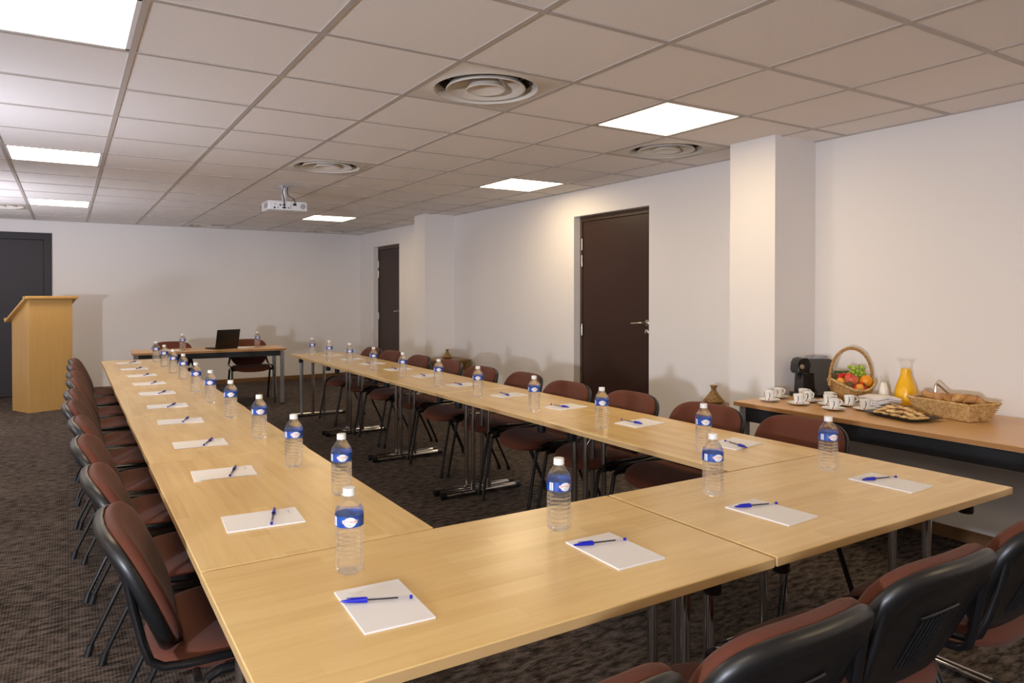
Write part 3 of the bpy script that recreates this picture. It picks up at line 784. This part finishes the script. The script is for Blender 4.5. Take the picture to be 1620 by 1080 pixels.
# ------------------------------------------------------------------ coffee corner
def make_cup():
    t = thing('cup_and_saucer', '', 'coffee cup')
    MB().lathe([(.020, 0), (.024, .001), (.045, .007), (.060, .013), (.060, .0148), (.045, .0095), (.026, .0048), (.001, .0045)], 32, cap0=True, cap1=False).obj('saucer', M['china'], t)
    c = MB().lathe([(.0185, .005), (.0205, .006), (.0228, .016), (.0262, .040), (.0285, .061), (.0278, .0618), (.0268, .0605), (.0245, .040), (.0205, .012), (.001, .010)], 32, cap0=True, cap1=False).obj('cup', M['china'], t)
    MB().tube([(.0255, 0, .053), (.034, 0, .056), (.0425, 0, .050), (.0435, 0, .041), (.038, 0, .031), (.0245, 0, .026)], .0038, 8, rx=.005).obj('handle', M['china'], c)
    def on(u, z):     # point on the cup wall
        r_ = .0205 + (z - .006) / .055 * .008 + .0007
        return (r_ * math.cos(u), r_ * math.sin(u), z)
    m = MB()
    for u0, bow in ((R(-120), .22), (R(160), -.18)):
        m.tube([on(u0 + bow * math.sin(k / 8 * PI) - .25 * k / 8, .056 - .045 * k / 8) for k in range(9)], [.0006 + .0016 * math.sin(PI * min(1, (k + 1) / 9)) for k in range(9)], 6)
    m.obj('black_motif', M['blackglaze'], c)
    MB().ball(on(R(-133), .013), .004, 2, (1, 1, 1)).obj('dot_motif', M['red'], c)
    MB().ball(on(R(-95), .016), .0032, 2).obj('dot_motif', M['yellow'], c)
    return t
cup = make_cup()
CUPS = [((3.545, 2.685), -24, 'beside the table end, nearer the chairs'), ((3.70, 2.745), -30, 'at the table end, behind another cup'), ((3.575, 2.515), -34, 'alone in front of the machine'),
        ((3.71, 2.555), -20, 'half hidden before the machine'), ((3.80, 2.64), -36, 'close to the machine spout'), ((3.797, 2.472), -28, 'between the machine and the fruit basket'),
        ((3.69, 2.405), -40, 'amid the cluster before the basket'), ((3.575, 2.30), -30, 'at the edge before the cookie tray'), ((3.775, 2.335), -36, 'directly in front of the fruit basket'), ((3.705, 2.205), -22, 'next to the folded napkins')]
for (x, y), a, d in CUPS:
    place(cup, USED, (x, y, SH), R(a), 'white espresso cup and saucer with dark motif, ' + d, 'espresso cups on the buffet table')

t = thing('espresso_machine', 'black and grey capsule espresso machine by the near column', 'coffee machine', (3.945, 2.675, SH), R(-27))
# front towards -x
bd = MB(); prof = [(-.05, .012), (.095, .012), (.10, .03), (.10, .215), (.088, .236), (-.045, .236), (-.06, .225), (-.06, .17), (-.03, .12), (-.03, .06), (-.04, .03)]
bd.rings([[(x, -.05, z) for x, z in prof], [(x, .05, z) for x, z in prof]])
bmesh.ops.bevel(bd.bm, geom=list(bd.bm.edges), offset=.006, segments=2, affect='EDGES')
bd.obj('casing', M['machine_side'], t)
hd = MB(); prof = [(-.125, .150), (-.118, .222), (-.095, .241), (-.05, .238), (-.035, .20), (-.05, .145), (-.085, .132)]
hd.rings([[(x, -.052, z) for x, z in prof], [(x, .052, z) for x, z in prof]])
bmesh.ops.bevel(hd.bm, geom=list(hd.bm.edges), offset=.008, segments=2, affect='EDGES')
ho = hd.obj('brew_head', M['machine_black'], t)
MB().lathe([(.014, -.0535), (.014, -.050), (.010, -.055), (.004, -.0555)], 20, -.098, 0, .19, axis='Y').obj('dial', M['steel'], ho)
MB().tube([(-.09, 0, .135), (-.09, 0, .112)], .012, 12).obj('spout', M['machine_black'], ho)
fr = MB(); prof = [(-.095, .03), (-.088, .145), (-.025, .15), (-.015, .03)]
fr.rings([[(x, -.0515, z) for x, z in prof], [(x, .0515, z) for x, z in prof]]); fr.obj('front_body', M['machine_black'], t)
MB().box(-.125, .10, -.05, .05, 0, .014, .004, 2).obj('base', M['machine_black'], t)
MB().box(-.13, -.06, -.045, .045, .014, .030, .004, 2).obj('drip_tray', M['machine_black'], t)
tk = MB(); tk.box(-.03, .075, -.04, .04, .237, .252, .006, 2); tk.obj('water_tank', M['tank'], t)

# fruit basket
BX, BY = 3.945, 2.432
FS = .84
ba = -.54                                    # handle spans across the view of the room's near end
t = thing('fruit_basket', 'round wicker basket with a tall hoop handle, heaped with fruit', 'basket', (BX, BY, SH), ba)
fruit_basket = t
def rim_z(a): return .112 + .028 * math.cos(2 * a)
def basket_weave(rad, zf_, rows, n, amp, r, mb):
    for k in range(rows):
        f = k / (rows - 1)
        pts = [(rad(f) * math.cos(2 * PI * i / n) * (1 + amp * (1 if (i + k) % 2 else -1)), rad(f) * math.sin(2 * PI * i / n) * (1 + amp * (1 if (i + k) % 2 else -1)), zf_(f, 2 * PI * i / n)) for i in range(n)]
        mb.tube(pts, r, 6, closed=True)
m = MB()
basket_weave(lambda f: .095 + .047 * f ** .7, lambda f, a: .006 + f * (rim_z(a) - .006), 14, 48, .014, .0050, m)
m.lathe([(.001, .002), (.097, .002), (.097, .008), (.001, .010)], 32)
bsk = m.obj('woven_bowl', M['wicker'], t, 80)
m = MB()
for ph in (0, PI):
    m.tube([((.145 + .004 * math.cos(i * 1.6 + ph)) * math.cos(2 * PI * i / 60), (.145 + .004 * math.cos(i * 1.6 + ph)) * math.sin(2 * PI * i / 60), rim_z(2 * PI * i / 60) + .004 * math.sin(i * 1.6 + ph)) for i in range(60)], .0055, 6, closed=True)
m.obj('braided_rim', M['wicker_pale'], t, 80)
m = MB()
hp = [(-.147 * math.cos(PI * i / 32) * (1 if .1 < i / 32 < .9 else 1), 0, .13 + .200 * math.sin(PI * i / 32) ** .85) for i in range(33)]
m.tube(hp, .0085, 10)
for ph in (0, PI * 2 / 3, PI * 4 / 3):
    cs = []
    for i in range(97):
        u = i / 96 * 32; a0 = int(min(31, u)); fr_ = u - a0; p = Vector(hp[a0]).lerp(Vector(hp[a0 + 1]), fr_)
        an = i * .9 + ph; rad = Vector((p.x, 0, p.z - .13)).normalized()
        cs.append(p + rad * (.0085 * math.cos(an)) + Vector((0, .0085 * math.sin(an), 0)))
    m.tube(cs, .0028, 5)
for sx in (-1, 1): m.lathe([(.012, .10), (.014, .115), (.014, .135), (.010, .145)], 12, sx * .147, 0, 0)
m.obj('hoop_handle', M['wicker'], t, 80)

for ch in fruit_basket.children: ch.scale = (FS, FS, .95)
# fruit: local frame (u across the view, v away, z)
cb, sb = math.cos(ba), math.sin(ba)
def fpos(u, v, z): return (BX + FS * (u * cb - v * sb), BY + FS * (u * sb + v * cb), SH + z * .95)
def fruit(kind, u, v, z, r, mat, label, sc=(1, 1, 1), stem=None, rot=(0, 0, 0)):
    r *= FS * 1.03
    t = thing(kind, label, 'fruit', fpos(u, v, z), group='fruit in the hoop-handled basket')
    t.rotation_euler = rot
    if kind == 'red_apple' or kind == 'yellow_apple':
        MB().lathe([(.001, -r * .80), (r * .35, -r * .88), (r * .75, -r * .62), (r * .97, -.1 * r), (r, .15 * r), (r * .88, .60 * r), (r * .55, .86 * r), (r * .25, .82 * r), (.001, .62 * r)], 24).obj('flesh', mat, t, 80)
        MB().tube([(0, 0, r * .62), (.002, 0, r * .9), (.004, 0, r * 1.08)], .0014, 6).obj('stem', M['stem'], t)
    elif kind == 'strawberry':
        MB().lathe([(.001, -r * 1.25), (r * .5, -r * .9), (r * .9, -.1 * r), (r, .35 * r), (r * .7, .75 * r), (.001, .8 * r)], 18).obj('flesh', mat, t, 80)
        m = MB()
        for k in range(6):
            a = k * PI / 3; m.quad([(0, 0, r * .84), (r * .5 * math.cos(a - .3), r * .5 * math.sin(a - .3), r * .86), (r * .95 * math.cos(a), r * .95 * math.sin(a), r * .72), (r * .5 * math.cos(a + .3), r * .5 * math.sin(a + .3), r * .86)])
        m.obj('calyx', M['leaf'], t, None)
    else:
        MB().ball((0, 0, 0), r, 3, sc).obj('flesh', mat, t, 80)
        MB().ball((0, 0, r * sc[2] * .98), r * .12, 1, (1, 1, .4)).obj('stem_end', M['stem'], t)
fruit('kiwi', -.103, .030, .150, .026, M['kiwi'], 'brown kiwi at the back of the fruit basket by the handle foot', (1.25, 1, 1))
fruit('apricot', -.093, -.040, .128, .027, M['apricot'], 'yellow-orange apricot at the basket edge beside a kiwi', (1, 1, 1))
fruit('kiwi', -.055, -.085, .108, .027, M['kiwi'], 'brown kiwi at the front of the fruit basket', (1.15, 1, 1))
fruit('red_apple', -.018, -.035, .138, .045, M['apple'], 'large red and yellow apple in the middle of the fruit basket', rot=(.4, .3, 0))
fruit('strawberry', -.068, .020, .150, .024, M['strawberry'], 'red strawberry behind the apple on the kiwi side', rot=(.2, 1.2, 0))
fruit('strawberry', -.030, .045, .152, .026, M['strawberry'], 'red strawberry behind the apple under dark green leaves', rot=(-.4, 1.5, 0))
fruit('apricot', .005, -.104, .098, .026, M['apricot'], 'orange apricot at the lowest point of the basket front', (1.05, 1, 1))
fruit('strawberry', -.020, -.090, .094, .023, M['strawberry'], 'red strawberry between the front kiwi and apricot', rot=(1.6, 0, .4))
fruit('strawberry', .032, -.085, .112, .020, M['strawberry'], 'red strawberry between the apple and the big orange', rot=(1.3, .4, 0))
fruit('strawberry', .040, -.100, .088, .022, M['strawberry'], 'red strawberry below the big orange', rot=(1.5, .8, 0))
fruit('orange', .080, -.045, .130, .043, M['orange'], 'big orange near the handle foot in the fruit basket')
fruit('yellow_apple', .085, .030, .152, .036, M['green_apple'], 'yellow apple behind the big orange')
fruit('apricot', .012, .040, .158, .024, M['apricot'], 'small orange apricot behind the grapes', (1, 1, 1))
# a bed of hidden fruit that carries the visible ones
for k, (u, v, z) in enumerate(((-.05, -.02, .055), (.035, -.035, .058), (.03, .055, .075), (-.06, .06, .075), (-.01, .0, .05))):
    fruit('orange', u, v, z, .042, M['orange'], 'orange buried deep in the fruit basket')
tl = thing('leafy_sprig', 'dark green leafy sprig behind the strawberries', 'leaves', fpos(-.035, .055, .168), ba)
m = MB()
for k in range(9):
    a = -1.2 + k * .3; x = -.045 + .011 * k
    m.rings([[(x - .007, -.004, 0), (x, -.006, .003), (x + .007, -.004, 0)], [(x - .005, .0, .012), (x + .002, -.001, .015), (x + .008, 0, .012)], [(x + .004 * a, .004, .020), (x + .004 * a + .001, .004, .021), (x + .004 * a + .002, .004, .020)]], False, False, closed=False)
m.obj('leaves', M['leaf'], tl)
MB().tube([(-.05, .002, .002), (.05, .002, .002)], .002, 6).obj('twig', M['stem'], tl)
tg = thing('grape_bunch', 'bunch of green grapes on top of the fruit basket', 'grapes', fpos(.045, -.005, .175), ba)
random.seed(11); gp = []
for k in range(400):
    p = Vector((random.uniform(-.045, .05), random.uniform(-.03, .03), random.uniform(-.06, .045)))
    if p.z < -.01 and abs(p.x + .008) > .022: continue
    if all((p - q).length > .0185 for q in gp): gp.append(p)
for p in gp[:34]: MB().ball(p * .88, .0106, 2, (1, 1, 1.1)).obj('grape', M['grape'], tg, 80)
MB().tube([(0, 0, -.04), (.0, 0, .02), (.01, 0, .055)], .002, 6).obj('stem', M['stem'], tg)

# milk bottle and juice carafe
t = thing('milk_carafe', 'small clear glass bottle of milk beside the juice carafe', 'milk bottle', (3.985, 2.262, SH))
MB().lathe([(.001, .001), (.029, .001), (.0315, .006), (.0315, .055), (.026, .100), (.017, .130), (.014, .145), (.0165, .168), (.0150, .168), (.0125, .145), (.0155, .130), (.0245, .100), (.0298, .055), (.0298, .008), (.001, .006)], 28, cap0=False, cap1=False).obj('glass', M['glass'], t, 60)
MB().lathe([(.001, .0065), (.0292, .0085), (.0292, .055), (.024, .100), (.0152, .129), (.001, .129)], 28).obj('milk', M['milk'], t, 60)
t = thing('juice_carafe', 'tall glass carafe of orange juice with a flared rim', 'carafe', (4.052, 2.175, SH))
MB().lathe([(.001, .001), (.050, .001), (.056, .008), (.0605, .050), (.057, .095), (.042, .140), (.030, .175), (.0265, .205), (.031, .235), (.050, .268), (.0485, .268), (.0295, .236), (.025, .205), (.0285, .175), (.0405, .140), (.0555, .095), (.059, .050), (.0545, .010), (.001, .008)], 36, cap0=False, cap1=False).obj('glass', M['glass'], t, 60)
MB().lathe([(.001, .0085), (.0540, .0105), (.0585, .050), (.0550, .095), (.0400, .140), (.0280, .175), (.0247, .205), (.0250, .212), (.001, .212)], 36).obj('juice', M['juice'], t, 60)

# folded napkins
random.seed(5)
ND = ['lowest', 'second from the bottom', 'middle', 'second from the top', 'topmost']
for k in range(5):
    m = MB(); W_, D_ = .075, .075; nn = 12
    def zz(x, y, k=k): return .005 * math.sin(x * 50 + k * .5) + .003 * math.sin(y * 45 + k * .4)
    def ringn(y):
        up = [(-W_ + 2 * W_ * i / nn, y, .0095 + zz(-W_ + 2 * W_ * i / nn, y)) for i in range(nn + 1)]
        dn = [(W_ - 2 * W_ * i / nn, y, .001 + zz(W_ - 2 * W_ * i / nn, y)) for i in range(nn + 1)]
        return up[:1] + [(up[0][0] - .004, y, up[0][2] - .004)][:0] + up + dn
    m.rings([ringn(-D_ + 2 * D_ * i / 8) for i in range(9)])
    zmin = min(v.co.z for v in m.bm.verts)
    tag(m.obj('folded_napkin', M['napkin'], None, 50, (3.865 + .006 * math.sin(k * 2), 2.215 + .006 * math.cos(k * 3), SH - zmin + .0122 * k), R(-26 + 3 * math.sin(k * 2.2))), 'white printed folded napkin, %s of the stack beside the milk' % ND[k], 'napkin', 'stack of folded napkins')

# tray of cookies
TX, TY, TA = 3.655, 1.985, R(-14)
t = thing('serving_tray', 'black rectangular slate tray heaped with cookies', 'tray', (TX, TY, SH), TA)
m = MB()
def rr(a, b, z): return [(x, y, z) for x, y in sup(40, 12, a, b)]
m.rings([rr(.065, .11, .0), rr(.07, .12, .004), rr(.105, .158, .016), rr(.105, .158, .019), rr(.085, .138, .014), rr(.07, .12, .008), rr(.01, .02, .008)])
m.obj('tray_body', M['tray'], t, 40)
def make_cookie():
    t = thing('cookie', '', 'cookie')
    random.seed(2); m = MB(); n = 20
    def rg(s, z, w): return [((.030 * s + w * math.sin(3 * a + 1)) * math.cos(a), (.030 * s + w * math.sin(3 * a + 1)) * math.sin(a), z + .0012 * math.sin(5 * a) * (s < .9)) for a in [2 * PI * k / n for k in range(n)]]
    m.rings([rg(.02, 0, 0), rg(.9, 0, .001), rg(1, .004, .001), rg(.93, .009, .001), rg(.6, .0135, .0005), rg(.02, .0145, 0)])
    m.obj('biscuit', M['cookie'], t, 60)
    for k in range(7):
        a = random.uniform(0, 6.28); r_ = random.uniform(.004, .023)
        MB().ball((r_ * math.cos(a), r_ * math.sin(a), .0143 - (r_ / .030) ** 2 * .005), random.uniform(.003, .0052), 1, (1, 1, .6)).obj('chocolate_chip', M['choc'], t, 80)
    return t
ck = make_cookie(); ca, sa_ = math.cos(TA), math.sin(TA)
k = 0; spots = []
for lay, (nx, ny, zz_) in enumerate(((2, 5, .0085), (2, 4, .0255), (1, 3, .0420))):
    for i in range(nx):
        for j in range(ny):
            u = (i - (nx - 1) / 2) * .058 + .006 * math.sin(i * 5 + j * 3); v = (j - (ny - 1) / 2) * .054 + .004 * math.cos(j * 4 + i)
            spots.append((u, v, zz_, lay, i, j))
rowd = ['end by the pastries', 'second from the pastry end', 'middle', 'second from the cup end', 'end by the cups']
layd = ['bottom', 'upper', 'topmost']
for u, v, z, lay, i, j in spots:
    jj = j if lay == 0 else j + (0 if lay == 1 else 1)
    sd = '' if lay == 2 else (', wall side' if i else ', chair side')
    o = place(ck, USED, (TX + u * ca - v * sa_, TY + u * sa_ + v * ca, SH + z), random.uniform(0, 6), 'chocolate chip cookie, %s layer on the tray, %s%s' % (layd[lay], rowd[jj], sd), 'cookies on the slate tray')
    o.rotation_euler.x = R(random.uniform(-20, 20)) if lay else R(random.uniform(-5, 5)); o.rotation_euler.y = R(random.uniform(-20, 20)) if lay else 0

# pastry basket
PX, PY, PA = 3.890, 1.855, R(-13)
t = thing('bread_basket', 'long pale wicker basket with flared sides, filled with pastries', 'basket', (PX, PY, SH), PA)
m = MB()
def per(a, b, n=56):
    L = 2 * (a + b); pts = []
    for k in range(n):
        s = k / n * 2 * L
        if s < 2 * a: pts.append((-a + s, -b))
        elif s < 2 * a + 2 * b: pts.append((a, -b + s - 2 * a))
        elif s < 4 * a + 2 * b: pts.append((a - (s - 2 * a - 2 * b), b))
        else: pts.append((-a, b - (s - 4 * a - 2 * b)))
    return pts
for k in range(15):
    f = k / 14; z = .006 + .078 * f
    a, b = .072 + .032 * f, .142 + .030 * f
    pts = []
    for i, (x, y) in enumerate(per(a, b)):
        o_ = .0032 * (1 if (i // 1 + k) % 2 else -1)
        l = math.hypot(x / a, y / b); pts.append((x + o_ * x / a, y + o_ * y / b, z))
    m.tube(pts, .0033, 5, closed=True)
for (x0, y0), (x1, y1) in list(zip(per(.072, .142), per(.104, .172)))[::2]: m.tube([(x0, y0, .004), (x1, y1, .088)], .0026, 5)
m.box(-.072, .072, -.142, .142, .002, .008)
m.obj('woven_sides', M['wicker_pale'], t, 80)
m = MB()
for ph in (0, PI):
    m.tube([(x + .003 * math.cos(i * 1.5 + ph), y + .003 * math.cos(i * 1.5 + ph), .089 + .003 * math.sin(i * 1.5 + ph)) for i, (x, y) in enumerate(per(.105, .173, 80))], .0042, 6, closed=True)
m.obj('braided_rim', M['wicker_pale'], t, 80)

def croissant_mesh():
    m = MB(); rings_ = []
    N = 40
    for i in range(N + 1):
        f = i / N; a = (f - .5) * 2.3
        c = Vector((.062 * math.sin(a), .062 * math.cos(a) - .045, 0))
        r_ = .004 + .023 * math.sin(PI * f) ** .8
        step = (f * 9) % 1.0
        r_ *= 1.0 + .13 * (1 - abs(step - .3)) * math.sin(PI * f)
        tdir = Vector((math.cos(a), -math.sin(a), 0)); nd = Vector((math.sin(a), math.cos(a), 0))
        rings_.append([c + nd * (r_ * math.cos(2 * PI * k / 14)) + Vector((0, 0, r_ * .9 * math.sin(2 * PI * k / 14) + r_ * .9)) for k in range(14)])
    m.rings(rings_)
    return m.mesh('croissant', M['croissant'], 35)
def roll_mesh():
    m = MB(); rings_ = []
    for i in range(25):
        f = i / 24; x = -.065 + .13 * f
        r_ = .004 + .022 * math.sin(PI * f) ** .45
        rings_.append([(x, r_ * math.cos(2 * PI * k / 14), r_ * .85 * math.sin(2 * PI * k / 14) + .022) for k in range(14)])
    m.rings(rings_)
    return m.mesh('milk_roll', M['roll'], 60)
CM, RM_ = croissant_mesh(), roll_mesh()
cp_, sp_ = math.cos(PA), math.sin(PA)
def pastry(kind, me, u, v, z, rot, label):
    o = obj_of(kind, me, None, (PX + .78 * (u * cp_ - v * sp_), PY + .78 * (u * sp_ + v * cp_), SH + z + (.018 if z > .05 else 0))); o.rotation_euler = (rot[0], rot[1], rot[2] + PA); o.scale = (.84, .84, .84)
    tag(o, label, 'pastry', 'pastries in the long wicker basket')
pastry('milk_roll', RM_, -.03, .150, .062, (0, -.15, 1.2), 'golden milk roll at the basket end by the juice carafe')
pastry('milk_roll', RM_, .03, .085, .060, (0, .1, 1.9), 'golden milk roll under the metal tongs')
pastry('milk_roll', RM_, -.045, .065, .060, (0, -.3, .9), 'golden milk roll pointing up over the basket front')
pastry('milk_roll', RM_, .055, .005, .064, (0, 0, 1.5), 'golden milk roll along the wall side of the basket')
pastry('croissant', CM, -.045, -.02, .060, (.2, .1, .5), 'croissant in the middle of the basket front')
pastry('croissant', CM, -.035, -.085, .062, (.9, .1, 2.6), 'upright croissant with a raised tip in the basket')
pastry('croissant', CM, .045, -.085, .062, (.1, -.2, 1.6), 'croissant behind the upright one, wall side of the basket')
pastry('croissant', CM, .0, -.150, .062, (.2, .2, -.9), 'dark-tipped croissant at the free end of the basket')
pastry('croissant', CM, .0, -.06, .012, (0, 0, 0), 'croissant at the bottom of the basket under the others')
pastry('croissant', CM, .0, .05, .012, (0, 0, 3.0), 'croissant at the basket bottom under the milk rolls')
pastry('croissant', CM, .0, -.135, .012, (0, 0, 1.2), 'croissant at the basket bottom at the free end')
pastry('milk_roll', RM_, .0, .14, .012, (0, 0, 1.6), 'milk roll at the basket bottom by the carafe')
t = thing('serving_tongs', 'folded metal serving tongs sticking out of the pastry basket', 'tongs', (PX + .035, PY + .075, SH + .078), R(-31) )
MB().tube([(-.035, 0, -.02), (-.032, 0, .03), (-.027, 0, .076), (-.022, 0, .082)], .0045, 8, rx=.0075).obj('arm', M['steel'], t)
MB().tube([(-.022, 0, .082), (-.012, 0, .080), (.03, 0, .045), (.085, 0, .0)], .0045, 8, rx=.0075).obj('arm', M['steel'], t)
MB().tube([(-.026, -.007, .079), (-.022, 0, .083), (-.018, .007, .080)], .006, 8).obj('spring_bend', M['steel'], t)

# ------------------------------------------------------------------ light
lt = bpy.data.lights.new('photo_lamp', 'AREA'); lt.shape = 'DISK'; lt.size = .2; lt.energy = 225; lt.color = (.80, .86, 1.0)
lo = bpy.data.objects.new('photo_lamp', lt); COL.objects.link(lo); lo.location = (-2.8, -1.1, 1.18)
lo.rotation_euler = (Vector((1.6, 7.2, 1.25)) - lo.location).to_track_quat('-Z', 'Y').to_euler()
l2 = bpy.data.lights.new('added_ceiling_fill', 'AREA'); l2.shape = 'DISK'; l2.size = .4; l2.energy = 22; l2.color = (.80, .84, 1.0); l2.spread = R(150)  # unseen fill lamp, added to raise the brightness of the ceiling
l2o = bpy.data.objects.new('added_ceiling_fill', l2); COL.objects.link(l2o); l2o.location = (-1.3, 4.3, 1.25); l2o.rotation_euler = (Vector((.3, 4.9, 2.33)) - l2o.location).to_track_quat('-Z', 'Y').to_euler()
l3 = bpy.data.lights.new('added_far_fill', 'AREA'); l3.shape = 'DISK'; l3.size = .5; l3.energy = 62; l3.color = (.84, .86, 1.0); l3.spread = R(110)  # second unseen fill, added to brighten the far end via the ceiling
l3o = bpy.data.objects.new('added_far_fill', l3); COL.objects.link(l3o); l3o.location = (-2.3, 7.6, 1.0); l3o.rotation_euler = (Vector((-1.5, 8.2, 2.33)) - l3o.location).to_track_quat('-Z', 'Y').to_euler()
wd = bpy.data.worlds.new('room_air'); scn.world = wd; wd.use_nodes = True
wd.node_tree.nodes['Background'].inputs[0].default_value = (.02, .02, .02, 1)

# ------------------------------------------------------------------ camera
cam = bpy.data.cameras.new('camera'); co = bpy.data.objects.new('camera', cam); COL.objects.link(co)
cam.sensor_width = 36; cam.lens = 1109.99 / 1620 * 36
cam.shift_x = (810 - 771.27) / 1620; cam.shift_y = (476.22 - 540) / 1620
cam.clip_start = .05; cam.clip_end = 100
co.location = (0, 0, 1.343); co.rotation_euler = (PI / 2 - .0093, 0, -.5400)
scn.camera = co
vs = scn.view_settings
scn.display_settings.display_device = 'sRGB'
vs.view_transform = 'Standard'; vs.look = 'None'; vs.gamma = 1; vs.use_curve_mapping = False; vs.exposure = 0.03
scn.cycles.use_denoising = True
scn.cycles.max_bounces = 12; scn.cycles.transparent_max_bounces = 24; scn.cycles.transmission_bounces = 10
